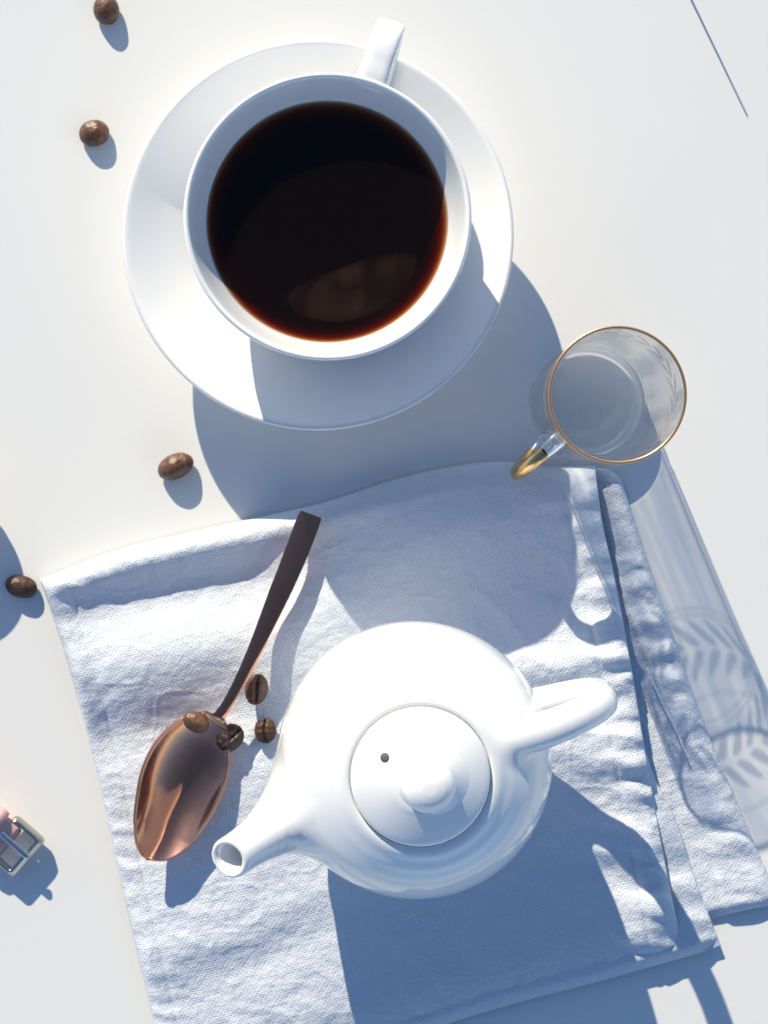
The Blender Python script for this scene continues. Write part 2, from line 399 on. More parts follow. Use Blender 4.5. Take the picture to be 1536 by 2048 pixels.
def h_top(px, py, U, W):
    dL = U * 1150; dR = (1 - U) * 1150; dT = W * 900; dB = (1 - W) * 900
    z = 0.92 + 0 * px
    z += wrinkle(px, py, 3)
    # soft swellings and hollows of the cloth, placed where the photograph has them
    for g in ((300, 1115, 330, 34, -15, 0.34), (560, 1150, 120, 55, -20, -0.22), (250, 1190, 130, 50, -16, -0.30), (430, 1180, 110, 45, -15, -0.14),
              (330, 1310, 190, 50, -14, 0.24), (190, 1420, 34, 150, -14, -0.24), (350, 1450, 150, 38, -12, -0.24), (150, 1330, 22, 110, -15, 0.18),
              (590, 1290, 50, 120, 25, 0.15), (655, 1150, 26, 90, -18, 0.16), (520, 1560, 150, 60, -20, 0.10),
              (930, 1050, 170, 70, -10, 0.28), (1120, 1000, 60, 80, 0, 0.22), (1050, 1180, 130, 80, -10, -0.18),
              (1120, 1330, 160, 34, -6, 0.20), (1150, 1410, 150, 30, -4, -0.16), (1180, 1500, 120, 38, 8, 0.16), (1200, 1600, 60, 46, 30, -0.14),
              (1210, 1690, 90, 24, 15, 0.14), (1200, 1750, 90, 30, 15, -0.10),
              (1300, 1830, 50, 50, 0, 0.16), (260, 1760, 40, 120, -14, -0.08), (330, 1880, 140, 40, -25, 0.09), (470, 1950, 170, 26, -25, -0.06),
              (500, 1850, 190, 22, -25, 0.06)):
        z += gauss(px, py, *g[:5], g[5] * 1.5)
    z += 0.11 * pucker(py, dR, 66, 95, 5) + 0.045 * pucker(py, dL, 48, 55, 6) + 0.03 * pucker(px, dB, 70, 60, 7)
    z += 0.12 * np.exp(-((dR - 40) / 38) ** 2)                      # right hem: doubled cloth
    z -= 0.05 * np.exp(-((dR - 66) / 6) ** 2) + 0.05 * np.exp(-((dL - 50) / 6) ** 2)   # stitch lines
    z -= gauss(px, py, 362, 1590, 80, 100, 20, 0.36)
    z += 0.30 * np.exp(-(np.clip(dR, 0, None) / 80) ** 2) * np.clip((1750 - py) / 300, 0, 1)      # the free hem lifts off the cloth below
    # pressed flat under the pot
    q = np.exp(-(np.hypot(px - 800, py - 1480) / 200) ** 6)
    z = z * (1 - q) + 0.86 * q
    # rounding at the two folded edges
    eT = edge_round(dT, 44); eL = edge_round(dL, 26)
    z = 0.12 + (z - 0.12) * np.minimum(eT, 1) * (0.35 + 0.65 * eL)
    # hems come down at the free edges
    z -= 0.18 * np.clip(1 - dR / 26, 0, 1) ** 2 + 0.42 * np.clip(1 - dB / 60, 0, 1) ** 2
    return z

def h_low(px, py, U, W):
    dR = (1 - U) * 620; dB = (1 - W) * 880
    z = 0.27 + 0.6 * wrinkle(px, py, 21)
    z += 0.13 * np.clip(dR / 30, 0.25, 1) * pucker(py, dR, 62, 105, 8) * np.clip((py - 1010) / 120, 0, 1)
    z += 0.10 * np.exp(-((dR - 45) / 42) ** 2) + 0.16 * np.exp(-(dR / 26) ** 2) * 0
    # hem seam running beside the edge: a little step and a groove
    xs = np.interp(py, [930, 1230, 1335, 1520, 1730, 1850], [1175, 1250, 1293, 1372, 1426, 1452])
    z += 0.10 / (1 + np.exp(-(px - xs) / 5.0)) - 0.05 * np.exp(-((px - xs) / 6) ** 2)
    z += gauss(px, py, 1440, 1800, 70, 40, 10, 0.12) + gauss(px, py, 1500, 1740, 50, 22, -20, -0.08)
    eT = edge_round(W * 880, 34)
    z = 0.08 + (z - 0.08) * eT
    z -= 0.30 * np.clip(1 - dR / 22, 0, 1) ** 2 + 0.26 * np.clip(1 - dB / 22, 0, 1) ** 2
    return np.maximum(z, 0.09)

def h_mid(px, py, U, W):
    dR = (1 - U) * 420; dB = (1 - W) * 560
    z = 0.66 + 0.55 * wrinkle(px, py, 33)
    z += 0.07 * pucker(py, dR, 80, 70, 12)
    z += gauss(px, py, 1330, 1620, 34, 60, -25, 0.16) + gauss(px, py, 1400, 1800, 26, 60, -20, 0.10) - gauss(px, py, 1360, 1730, 30, 30, 0, 0.08)
    z -= 0.34 * np.clip(1 - dR / 30, 0, 1) ** 2 + 0.40 * np.clip(1 - dB / 22, 0, 1) ** 2
    return np.maximum(z, 0.30)

def napkin():
    x, y = P(720, 1500, 0)
    t = thing('napkin', x, y, 0, 'pale blue grey linen napkin folded in layers under the teapot and the spoon', 'napkin')
    off = (x, y, 0)
    # bottom layer, showing at the right
    cloth_layer(t, off, ([(900, 985), (1060, 945), (1196, 936), (1240, 950)], [(960, 1960), (1200, 1895), (1440, 1832), (1560, 1806)],
                         [(900, 985), (920, 1400), (960, 1960)], [(1240, 950), (1292, 1110), (1338, 1245), (1402, 1430), (1482, 1622), (1560, 1806)]),
                190, 300, h_low)
    # middle layer with its pointed corner
    cloth_layer(t, off, ([(980, 1330), (1160, 1330), (1255, 1330)], [(660, 2125), (900, 2046), (1050, 2002), (1203, 1962), (1374, 1914), (1442, 1893)],
                         [(980, 1330), (860, 1700), (660, 2125)], [(1255, 1330), (1300, 1530), (1352, 1640), (1392, 1760), (1442, 1892)]),
                180, 200, h_mid)
    # top layer
    cloth_layer(t, off, ([(80, 1158), (240, 1098), (460, 1046), (640, 1006), (820, 950), (985, 922), (1080, 932), (1190, 930)],
                         [(322, 2110), (560, 2112), (780, 2062), (900, 2022), (1050, 1979), (1203, 1940), (1362, 1888)],
                         [(80, 1158), (128, 1300), (170, 1450), (205, 1590), (250, 1800), (300, 2010), (322, 2110)],
                         [(1190, 930), (1204, 1040), (1228, 1150), (1262, 1330), (1290, 1500), (1322, 1680), (1362, 1888)]),
                460, 420, h_top)
    # stitching thread that shows on the hem of the lower layer
    pts = smooth_pts([(1293, 1336, 0.72), (1322, 1398, 0.71), (1350, 1455, 0.71), (1372, 1508, 0.70)], 40)
    Q = np.array([(*P(a, b, z), z) for a, b, z in pts])
    V, F = sweep(Q, 0.028, 0.02, 8); mesh('stitching', V, F, M_THREAD, t, off=off)
    pts = smooth_pts([(1450, 1752, 0.66), (1490, 1768, 0.62), (1536, 1800, 0.5)], 24)
    Q = np.array([(*P(a, b, z), z) for a, b, z in pts])
napkin()

# ------------------------------------------------------------------ saucer, cup and coffee
def curve_profile(pts, n): return smooth_pts(pts, n)

SC = P(636, 469, 3.0); CC = (SC[0] + 0.33, SC[1] + 0.12)
def saucer():
    t = curve_profile([(0.0, 0.42), (2.2, 0.42), (3.1, 0.50), (3.5, 0.86), (4.6, 1.40), (5.8, 2.12), (6.9, 2.90), (7.10, 3.02), (7.19, 2.98), (7.17, 2.88), (6.8, 2.62), (5.6, 1.78), (4.4, 0.98), (3.5, 0.42), (3.3, 0.02), (3.05, 0.02), (2.95, 0.18), (0.0, 0.2)], 150)
    t[:, 0] = np.clip(t[:, 0], 0, None); t[0, 0] = t[-1, 0] = 0
    V, F = lathe(t, 192)
    o = mesh('saucer', V, F, M_CHINA); weld(o)
    o.location = (SC[0] * CM, SC[1] * CM, 0)
    tag(o, 'wide white porcelain saucer with raised rim under the coffee cup', 'saucer')
saucer()

def reflection_patch(parent, zl):
    """lens-shaped brown sheet on the coffee, a reflection put into its colour"""
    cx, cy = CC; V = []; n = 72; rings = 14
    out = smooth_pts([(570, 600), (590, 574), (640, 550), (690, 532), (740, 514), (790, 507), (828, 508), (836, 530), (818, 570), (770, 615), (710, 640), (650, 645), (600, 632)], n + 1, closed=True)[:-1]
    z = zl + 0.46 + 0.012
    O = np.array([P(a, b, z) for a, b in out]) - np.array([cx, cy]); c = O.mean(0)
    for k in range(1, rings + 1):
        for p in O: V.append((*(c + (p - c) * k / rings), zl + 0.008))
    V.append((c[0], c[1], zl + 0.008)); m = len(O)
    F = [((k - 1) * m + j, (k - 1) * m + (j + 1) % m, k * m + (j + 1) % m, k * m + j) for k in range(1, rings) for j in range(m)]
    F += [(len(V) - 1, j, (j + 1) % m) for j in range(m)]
    o = mesh('reflection_patch', V, F, M_REFLECT, parent)
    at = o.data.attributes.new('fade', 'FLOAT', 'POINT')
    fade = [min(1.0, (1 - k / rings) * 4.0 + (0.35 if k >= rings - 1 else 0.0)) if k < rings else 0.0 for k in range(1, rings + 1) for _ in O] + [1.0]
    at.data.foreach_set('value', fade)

def cup():
    z0 = 0.46
    t = thing('coffee_cup', CC[0], CC[1], z0, 'white porcelain cup filled with black coffee, standing on the saucer', 'cup')
    off = (0, 0, z0)
    outer = [(0.0, 0.15), (2.2, 0.15), (2.35, 0.0), (2.6, 0.0), (2.7, 0.2), (3.3, 0.9), (4.15, 2.2), (4.66, 3.9), (4.86, 5.4), (4.99, 6.2)]
    inner = [(4.99, 6.30), (4.93, 6.38), (4.84, 6.36), (4.76, 6.2), (4.50, 5.5), (4.25, 4.9), (3.96, 4.2), (3.45, 3.3), (2.75, 2.35), (2.05, 1.58), (1.35, 1.06), (0.65, 0.78), (0.2, 0.71), (0.0, 0.70)]
    pr = smooth_pts(outer + inner, 200); pr[:, 0] = np.clip(pr[:, 0], 0, None); pr[0, 0] = pr[-1, 0] = 0
    V, F = lathe(pr, 192); o = mesh('bowl', V, F, M_CHINA, t); weld(o)
    # handle: flat ribbon loop
    a = math.radians(72)
    path = smooth_pts([(4.84, 5.80), (5.2, 5.95), (6.1, 6.0), (6.85, 5.8), (7.18, 5.3), (7.15, 4.5), (6.7, 3.3), (5.7, 2.35), (4.3, 2.0)], 60)
    Q = np.stack([path[:, 0] * math.cos(a), path[:, 0] * math.sin(a), path[:, 1]], 1)
    wd = np.interp(np.linspace(0, 1, 60), [0, 0.10, 0.3, 0.7, 0.92, 1], [0.62, 0.52, 0.52, 0.54, 0.55, 0.66])
    th = np.interp(np.linspace(0, 1, 60), [0, 0.12, 0.3, 1], [0.42, 0.27, 0.23, 0.28])
    side = np.array([-math.sin(a), math.cos(a), 0])
    T = np.gradient(Q, axis=0); T /= np.linalg.norm(T, axis=1)[:, None]
    V, F = sweep(Q, wd, th, 32, 3.4, up=np.cross(side, T))
    o = mesh('handle', V, F, M_CHINA, t); weld(o)
    # coffee: closed body whose skin sits just inside the china
    zl = 4.98
    zz = [z for z in (zl, 4.9, 4.6, 4.2, 3.9, 3.0, 2.2, 1.4, 0.9)]
    ip = np.array(inner[3:]); ip = smooth_pts(inner, 200); ip = ip[np.argsort(ip[:, 1])]
    rr = [np.interp(z, ip[ip[:, 0] < 4.8][:, 1], ip[ip[:, 0] < 4.8][:, 0]) + 0.06 for z in zz]
    prof = [(0, zl), (rr[0] - 0.5, zl), (rr[0] - 0.14, zl + 0.004), (rr[0] - 0.06, zl + 0.02), (rr[0], zl + 0.06)] + [(r, z) for r, z in zip(rr, zz)][0:] + [(0, 0.55)]
    prof = [prof[0], prof[1], prof[2], prof[3], prof[4]] + [(r + 0.02, z) for r, z in zip(rr, zz)] + [(0, 0.5)]
    V, F = lathe(prof, 192)
    o = mesh('coffee', V, F, M_COFFEE); weld(o)
    reflection_patch(o, zl)
    o.location = (CC[0] * CM, CC[1] * CM, z0 * CM)
    tag(o, 'dark black coffee filling the white cup with an amber edge', 'coffee')
cup()

# ------------------------------------------------------------------ teapot (distance field, so spout and handle grow out of the body)
TX, TY, TZ = 3.37, -10.13, 0.86
def seg_field(p, path, rad):
    best = np.full(p.shape[0], 1e9)
    for i in range(len(path) - 1):
        a, b = path[i], path[i + 1]; ab = b - a
        h = np.clip(((p - a) @ ab) / (ab @ ab), 0, 1)
        d = np.linalg.norm(p - a - h[:, None] * ab, axis=1) - (rad[i] + (rad[i + 1] - rad[i]) * h)
        best = np.minimum(best, d)
    return best
def smin(a, b, k):
    h = np.clip(0.5 + 0.5 * (b - a) / k, 0, 1); return b * (1 - h) + a * h - k * h * (1 - h)
def smax(a, b, k): return -smin(-a, -b, k)

BODY = smooth_pts([(0, 0.0), (2.6, 0.0), (3.1, 0.12), (3.9, 0.9), (4.62, 2.3), (4.90, 3.9), (4.66, 5.5), (4.05, 6.65), (3.35, 7.25), (2.95, 7.50), (2.70, 7.665), (2.52, 7.72), (2.42, 7.705), (2.385, 7.67), (2.36, 7.65), (2.2, 7.64), (0, 7.64)], 220)
BODY[:, 0] = np.clip(BODY[:, 0], 0, None)
def _body_table():
    rs = np.arange(0, 9.01, 0.04); zs = np.arange(-1, 10.01, 0.04)
    R, Z = np.meshgrid(rs, zs); p = np.stack([R.ravel(), Z.ravel()], 1)
    poly = BODY; best = np.full(len(p), 1e9); inside = np.zeros(len(p), bool)
    for i in range(len(poly) - 1):
        a, b = poly[i], poly[i + 1]; ab = b - a; l = ab @ ab
        if l < 1e-12: continue
        h = np.clip(((p - a) @ ab) / l, 0, 1); best = np.minimum(best, np.linalg.norm(p - a - h[:, None] * ab, axis=1))
        c = (a[1] > p[:, 1]) != (b[1] > p[:, 1])
        xi = a[0] + (p[:, 1] - a[1]) / (b[1] - a[1] + 1e-12) * (b[0] - a[0])
        inside ^= c & (p[:, 0] < xi)
    return rs, zs, np.where(inside, -best, best).reshape(len(zs), len(rs))
_rs, _zs, _bt = _body_table()
def body_f(p):
    r = np.hypot(p[:, 0], p[:, 1]); fx = np.clip((r - _rs[0]) / 0.04, 0, len(_rs) - 1.001); fy = np.clip((p[:, 2] - _zs[0]) / 0.04, 0, len(_zs) - 1.001)
    ix, iy = fx.astype(int), fy.astype(int); u, v = fx - ix, fy - iy
    return (_bt[iy, ix] * (1 - u) + _bt[iy, ix + 1] * u) * (1 - v) + (_bt[iy + 1, ix] * (1 - u) + _bt[iy + 1, ix + 1] * u) * v

A_S = math.radians(203.5); A_H = math.radians(20.5)
def to3(rz, a): rz = np.asarray(rz); return np.stack([rz[:, 0] * math.cos(a), rz[:, 0] * math.sin(a), rz[:, 1]], 1)
_sp = smooth_pts([(2.4, 2.9, 2.10), (3.5, 3.5, 1.85), (4.4, 4.25, 1.45), (5.15, 5.1, 1.12), (5.75, 6.0, 0.90), (6.35, 6.8, 0.76), (7.0, 7.55, 0.72), (7.35, 7.95, 0.72)], 18)
SP, SPR = to3(_sp[:, :2], A_S), _sp[:, 2]
_cv = smooth_pts([(6.15, 6.70, 0.28), (6.4, 6.95, 0.37), (6.65, 7.2, 0.42), (7.0, 7.55, 0.46), (7.4, 8.0, 0.60)], 8)
CV, CVR = to3(_cv[:, :2], A_S), _cv[:, 2]
_hp = smooth_pts([(3.1, 6.8, 0.62), (3.9, 7.4, 0.54), (4.9, 7.75, 0.49), (5.95, 7.45, 0.47), (6.7, 6.6, 0.47), (6.92, 5.4, 0.47), (6.65, 4.15, 0.47), (5.95, 3.15, 0.47), (5.05, 2.4, 0.49), (4.0, 2.0, 0.6)], 30)
HP, HPR = to3(_hp[:, :2], A_H), _hp[:, 2]
TIPN = to3([(0.50, 0.866)], A_S)[0]; TIPP = to3([(6.95, 7.58)], A_S)[0]
TANG = np.array([-math.sin(A_H), math.cos(A_H), 0])
def spout_f(p):
    f = seg_field(p, SP, SPR)
    f = smax(f, (p - TIPP) @ TIPN - 0.10, 0.22)
    return f
def handle_f(p):
    q = p - TANG * (p @ TANG)[:, None] * 0.20            # a little wider than thick
    return seg_field(q, HP, HPR)
def pot_f(p):
    f = body_f(p)
    f = smin(f, spout_f(p), 1.0); f = smin(f, handle_f(p), 0.42)
    return smax(f, -seg_field(p, CV, CVR), 0.24)

def surface_nets(fn, lo, hi, h, fine=None):
    n = np.ceil((np.array(hi) - np.array(lo)) / h).astype(int) + 1
    ax = [lo[i] + h * np.arange(n[i]) for i in range(3)]
    G = np.empty(n, dtype=np.float32)
    for i in range(n[0]):
        Yg, Zg = np.meshgrid(ax[1], ax[2], indexing='ij')
        p = np.stack([np.full(Yg.size, ax[0][i]), Yg.ravel(), Zg.ravel()], 1)
        G[i] = fn(p).reshape(n[1], n[2])
    S = G < 0
    c = np.zeros(tuple(n - 1), dtype=np.int8)
    for dx in (0, 1):
        for dy in (0, 1):
            for dz in (0, 1):
                c += S[dx:n[0] - 1 + dx, dy:n[1] - 1 + dy, dz:n[2] - 1 + dz]
    act = (c > 0) & (c < 8); ids = -np.ones(act.shape, dtype=np.int64); ids[act] = np.arange(act.sum())
    I = np.argwhere(act); V = np.array(lo) + h * (I + 0.5)
    F = []
    def quads(mask, d, flip_in):
        E = np.argwhere(mask); o1, o2 = [(1, 2), (2, 0), (0, 1)][d]
        ok = (E[:, o1] > 0) & (E[:, o2] > 0); E = E[ok]
        a = E.copy(); b = E.copy(); b[:, o1] -= 1; cc = b.copy(); cc[:, o2] -= 1; dd = E.copy(); dd[:, o2] -= 1
        q = np.stack([ids[tuple(x.T)] for x in (a, b, cc, dd)], 1)
        return q if flip_in else q[:, ::-1]
    for d in range(3):
        s0 = [slice(0, n[k] - 1) for k in range(3)]; s1 = list(s0); s1[d] = slice(1, n[d])
        A, B = S[tuple(s0)], S[tuple(s1)]
        F.append(quads(A & ~B, d, True)); F.append(quads(~A & B, d, False))
    F = np.vstack(F); F = F[(F >= 0).all(1)]
    def grad(p):
        e = 0.02; g = np.empty_like(p)
        for k in range(3):
            dlt = np.zeros(3); dlt[k] = e; g[:, k] = (fn(p + dlt) - fn(p - dlt)) / (2 * e)
        return g
    for it in range(5):
        g = grad(V); f = fn(V)
        V = V - np.clip(f / np.maximum((g ** 2).sum(1), 0.2), -h, h)[:, None] * g
        if it < 3:     # relax along the surface so that the quads even out
            acc = np.zeros_like(V); cnt = np.zeros(len(V))
            for a in range(4):
                np.add.at(acc, F[:, a], V[F[:, (a + 1) % 4]]); np.add.at(cnt, F[:, a], 1)
                np.add.at(acc, F[:, a], V[F[:, (a + 3) % 4]]); np.add.at(cnt, F[:, a], 1)
            V = V + 0.5 * (acc / np.maximum(cnt, 1)[:, None] - V)
    e = 0.05; g = np.empty_like(V)
    for k in range(3):
        dlt = np.zeros(3); dlt[k] = e; g[:, k] = (fn(V + dlt) - fn(V - dlt))
    g /= np.linalg.norm(g, axis=1)[:, None] + 1e-9
    return V, F, g

def teapot():
    t = thing('teapot', TX, TY, TZ, 'round white porcelain teapot with knobbed lid standing on the linen napkin', 'teapot')
    V, F, Nn = surface_nets(pot_f, (-8.6, -5.3, -0.3), (8.3, 5.3, 8.9), 0.11)
    cen = V[F].mean(1)
    db, ds, dh = body_f(cen), spout_f(cen), handle_f(cen)
    which = np.where((ds < db + 0.05) & (ds < dh), 1, np.where(dh < db + 0.03, 2, 0))
    # faces of the spout's bore belong to the spout
    which[(seg_field(cen, CV, CVR + 0.2) < 0.0) & (np.hypot(cen[:, 0], cen[:, 1]) > 5.0) & (cen[:, 0] < 0)] = 1
    which[(np.hypot(cen[:, 0], cen[:, 1]) < 2.62) & (cen[:, 2] > 7.2)] = 9      # the turned collar stands in here
    for k, nm in enumerate(('body', 'spout', 'handle')):
        f = F[which == k]; u, inv = np.unique(f, return_inverse=True)
        mesh(nm, V[u], inv.reshape(-1, 4), M_CHINA, t, normals=Nn[u])
    lip = BODY[(BODY[:, 0] < 2.85) & (BODY[:, 1] > 7.0)].copy(); lip[-1, 0] = 0
    lip[:, 1] -= 0.004 * np.clip((lip[:, 0] - 2.56) / 0.06, 0, 1) + 0.05 * np.clip((lip[:, 0] - 2.74) / 0.1, 0, 1)
    V, F = lathe(lip, 192); o = mesh('collar', V, F, M_CHINA, t); weld(o)
    # lid with its knob
    lid = smooth_pts([(2.28, 7.655), (2.345, 7.75), (2.33, 7.84), (2.24, 7.94), (1.85, 8.14), (1.3, 8.38), (0.9, 8.52), (0.0, 8.62)], 60)
    lid[:, 0] = np.clip(lid[:, 0], 0, None); lid[-1, 0] = 0
    # vent hole: dark disc on the lid, its shade put into the colour
    V, F = lathe(lid, 160); lo = mesh('lid', V, F, M_CHINA, t); weld(lo)
    va = math.radians(149); vr = 1.42
    vz = np.interp(vr, lid[::-1, 0], lid[::-1, 1])
    bm = bmesh.new()
    sl_ = math.atan2(0.26, 0.55)
    V, F = lathe([(0, -0.02), (0.10, -0.02), (0.13, 0.012), (0.165, 0.012)], 32)
    V, F = lathe([(0.0, 0.012), (0.150, 0.012), (0.158, 0.0)], 32)
    o = mesh('vent_hole_shade', V, F, M_VENT_SHADE, lo); 
    o.location = (vr * math.cos(va) * CM, vr * math.sin(va) * CM, (vz + 0.002) * CM)
    ax = Vector((math.cos(va), math.sin(va), 0)); nrm = Vector((math.sin(sl_) * ax.x, math.sin(sl_) * ax.y, math.cos(sl_)))
    o.rotation_euler = nrm.to_track_quat('Z', 'Y').to_euler()
    kn = smooth_pts([(1.45, 8.24), (1.15, 8.43), (0.90, 8.62), (0.79, 8.84), (0.78, 9.05), (0.84, 9.30), (0.88, 9.58), (0.80, 9.88), (0.56, 10.12), (0.28, 10.23), (0.08, 10.25), (0.0, 10.25)], 80)
    kn[:, 0] = np.clip(kn[:, 0], 0, None); kn[-1, 0] = 0
    V, F = lathe(kn, 96, (0.17, 0.0)); k = mesh('knob', V, F, M_CHINA, lo); weld(k)
teapot()

# ------------------------------------------------------------------ glass mug
GX, GY = P(1235, 790, 7.6)
def glass_mug():
    t = thing('glass_mug', GX, GY, 0, 'small empty clear glass mug with gold rim and gold painted handle', 'mug')
    out = [(0.0, 0.20), (0.9, 0.16), (1.6, 0.04), (1.95, 0.0), (2.14, 0.10), (2.20, 0.35), (2.17, 0.70), (2.16, 0.98)]
    inn = [(2.04, 1.02), (1.90, 0.92), (1.6, 0.80), (0.9, 0.70), (0.0, 0.66)]
    pr = smooth_pts(out + inn, 90); pr[:, 0] = np.clip(pr[:, 0], 0, None); pr[0, 0] = pr[-1, 0] = 0
    V, F = lathe(pr, 144); o = mesh('glass_base', V, F, M_BASEGLASS, t); weld(o)
    wall = [(2.165, 1.03), (2.19, 1.4), (2.16, 1.6), (2.19, 1.85), (2.19, 2.0), (2.20, 4.5), (2.27, 6.2), (2.36, 7.5), (2.345, 7.60), (2.29, 7.60), (2.25, 7.5), (2.14, 6.2), (2.06, 4.5), (2.04, 2.0), (2.03, 1.06)]
    V, F = lathe(smooth_pts(wall, 110), 144); mesh('glass_wall', V, F[:-2], M_THIN, t)
    ringp = [(2.318 + 0.058 * math.cos(a), 7.60 + 0.05 * math.sin(a)) for a in np.linspace(0, 2 * math.pi, 17)[:-1]]
    V, F = lathe(ringp, 144, closed=True); mesh('gold_rim', V, F, M_RIMGOLD, t)
    def ro(z): return np.interp(z, [2.0, 4.5, 6.2, 7.5], [2.19, 2.20, 2.27, 2.36])
    for z in (6.86, 5.30, 5.16):
        V, F = lathe([(ro(z - 0.02) + 0.006, z - 0.018), (ro(z + 0.02) + 0.006, z + 0.018)], 144); mesh('gold_line', V, F[:-2], M_LEAF, t)
    # painted leaves: a wreath of slim curved blades round the wall
    V, F = [], []
    nL = 22
    base_leaf = None
    for i in range(nL):
        a0 = 2 * math.pi * i / nL
        for sgn in (1, -1):
            v = []; m = 9
            for j in range(m):
                s = j / (m - 1); wd = 0.115 * math.sin(math.pi * s) ** 0.8
                da = 0.34 * s; zc = 5.95 + sgn * (0.06 + 0.50 * s ** 1.4)
                for q in (-1, 1):
                    z = zc + q * wd; a = a0 + da - q * sgn * 0.02
                    r = ro(z) + 0.008; v.append((r * math.cos(a), r * math.sin(a), z))
            f = [(2 * j, 2 * j + 2, 2 * j + 3, 2 * j + 1) for j in range(m - 1)]
            mesh('painted_leaf', v, f, M_LEAF, t)
    # handle, gold over most of the loop, clear where it joins the wall
    a = math.radians(222)
    path = smooth_pts([(2.15, 4.6), (2.7, 4.75), (3.4, 4.5), (3.9, 3.9), (4.0, 3.2), (3.7, 2.4), (3.2, 1.8), (2.6, 1.45), (2.1, 1.35)], 70)
    Q = to3(path, a); side = np.array([-math.sin(a), math.cos(a), 0]); T = np.gradient(Q, axis=0); T /= np.linalg.norm(T, axis=1)[:, None]
    up = np.cross(side, T)
    rad = np.interp(np.linspace(0, 1, 70), [0, 0.12, 0.3, 0.7, 0.9, 1], [0.32, 0.26, 0.24, 0.24, 0.26, 0.36])
    V, F = sweep(Q, rad, rad * 0.85, 20, 2.0, up=up); mesh('handle', V, F, M_GLASS, t)
    s = slice(9, 60)
    V, F = sweep(Q[s], rad[s] + 0.012, rad[s] * 0.85 + 0.012, 24, 2.0, up=up[s], caps=False); g = mesh('gold_coating', V, F, M_GOLD, t)
    for o in t.children:
        if o.name.startswith('glass_base'): o.cycles.is_caustics_caster = True
glass_mug()

# ------------------------------------------------------------------ spoon
def spoon():
    x0, y0 = P(360, 1590, 1.0)
    t = thing('spoon', x0, y0, 0.95, 'rose copper coloured metal spoon lying across the napkin, beans at its neck', 'spoon')
    cl = smooth_pts([(622, 1028), (590, 1112), (551, 1205), (505, 1310), (462, 1395), (430, 1445), (403, 1482), (381, 1522), (364, 1562), (346, 1612), (322, 1668), (294, 1716)], 260)
    s = np.r_[0, np.cumsum(np.linalg.norm(np.diff(cl, axis=0), axis=1))]; L = s[-1]
    sn = s / L
    # neck ends at about 0.60 of the length
    hw = np.interp(sn, [0, 0.02, 0.10, 0.22, 0.36, 0.47, 0.55, 0.595], [22.5, 24, 24, 21.5, 15.5, 11.5, 10.5, 13])
    bs = np.clip((sn - 0.585) / (1 - 0.585), 0, 1)
    bowl = 81 * np.clip(np.sin(math.pi * np.clip(bs, 0, 1) ** 0.86), 0, 1) ** np.where(bs < 0.5, 0.60, 0.60 - 0.16 * np.clip((bs - 0.5) / 0.3, 0, 1))
    hw = np.maximum(np.where(sn < 0.6, hw, 0), bowl)
    for _ in range(3):
        hw[1:-1] = 0.5 * hw[1:-1] + 0.25 * (hw[2:] + hw[:-2])
    zc = np.interp(sn, [0, 0.2, 0.45, 0.58, 0.66, 1.0], [1.60, 1.90, 2.10, 1.96, 1.80, 2.05])
    k = np.ones(9) / 9; zc = np.r_[zc[:4], np.convolve(zc, k, 'valid'), zc[-4:]]
    dep = 0.85 * np.clip(np.sin(math.pi * bs ** 1.0), 0, 1) ** 0.9
    T = np.gradient(cl, axis=0); T /= np.linalg.norm(T, axis=1)[:, None]; Nn = np.stack([-T[:, 1], T[:, 0]], 1)
    m = 33; u = np.linspace(-1, 1, m)
    px = cl[:, None, 0] + Nn[:, None, 0] * hw[:, None] * u; py = cl[:, None, 1] + Nn[:, None, 1] * hw[:, None] * u
    z = zc[:, None] - dep[:, None] * (1 - np.abs(u) ** 2.0) + 0.0 * px
    z = z + 0.30 * u[None] * np.clip(bowl / 60, 0, 1)[:, None]
    z = z + (0.035 * (1 - u ** 2))[None] * (1 - bs[:, None] > 0.99)
    kk = (CAM_H - z) / FPX
    V = np.stack([(px - NX) * kk, -(py - NY) * kk, z], -1)
    iw = np.arange(len(cl) * m).reshape(len(cl), m)
    cut = int(np.searchsorted(sn, 0.60))
    for nm, a, b in (('handle', 0, cut + 1), ('bowl', cut, len(cl))):
        vv = V[a:b].reshape(-1, 3); ii = np.arange((b - a) * m).reshape(b - a, m)
        F = np.stack([ii[:-1, :-1], ii[:-1, 1:], ii[1:, 1:], ii[1:, :-1]], -1).reshape(-1, 4)
        o = mesh(nm, vv, F, M_COPPER if nm == 'bowl' else M_COPPER_HANDLE, t, off=(x0, y0, 0.95))
        md = o.modifiers.new('thickness', 'SOLIDIFY'); md.thickness = (0.15 if nm == 'handle' else 0.11) * CM; md.offset = -1
        md.use_even_offset = False
        # the strip must face up
        if o.data.polygons[5].normal.z < 0:
            o.data.flip_normals()
        bv = o.modifiers.new('edge', 'BEVEL'); bv.width = 0.0003; bv.segments = 2; bv.limit_method = 'ANGLE'; bv.angle_limit = math.radians(50)
spoon()

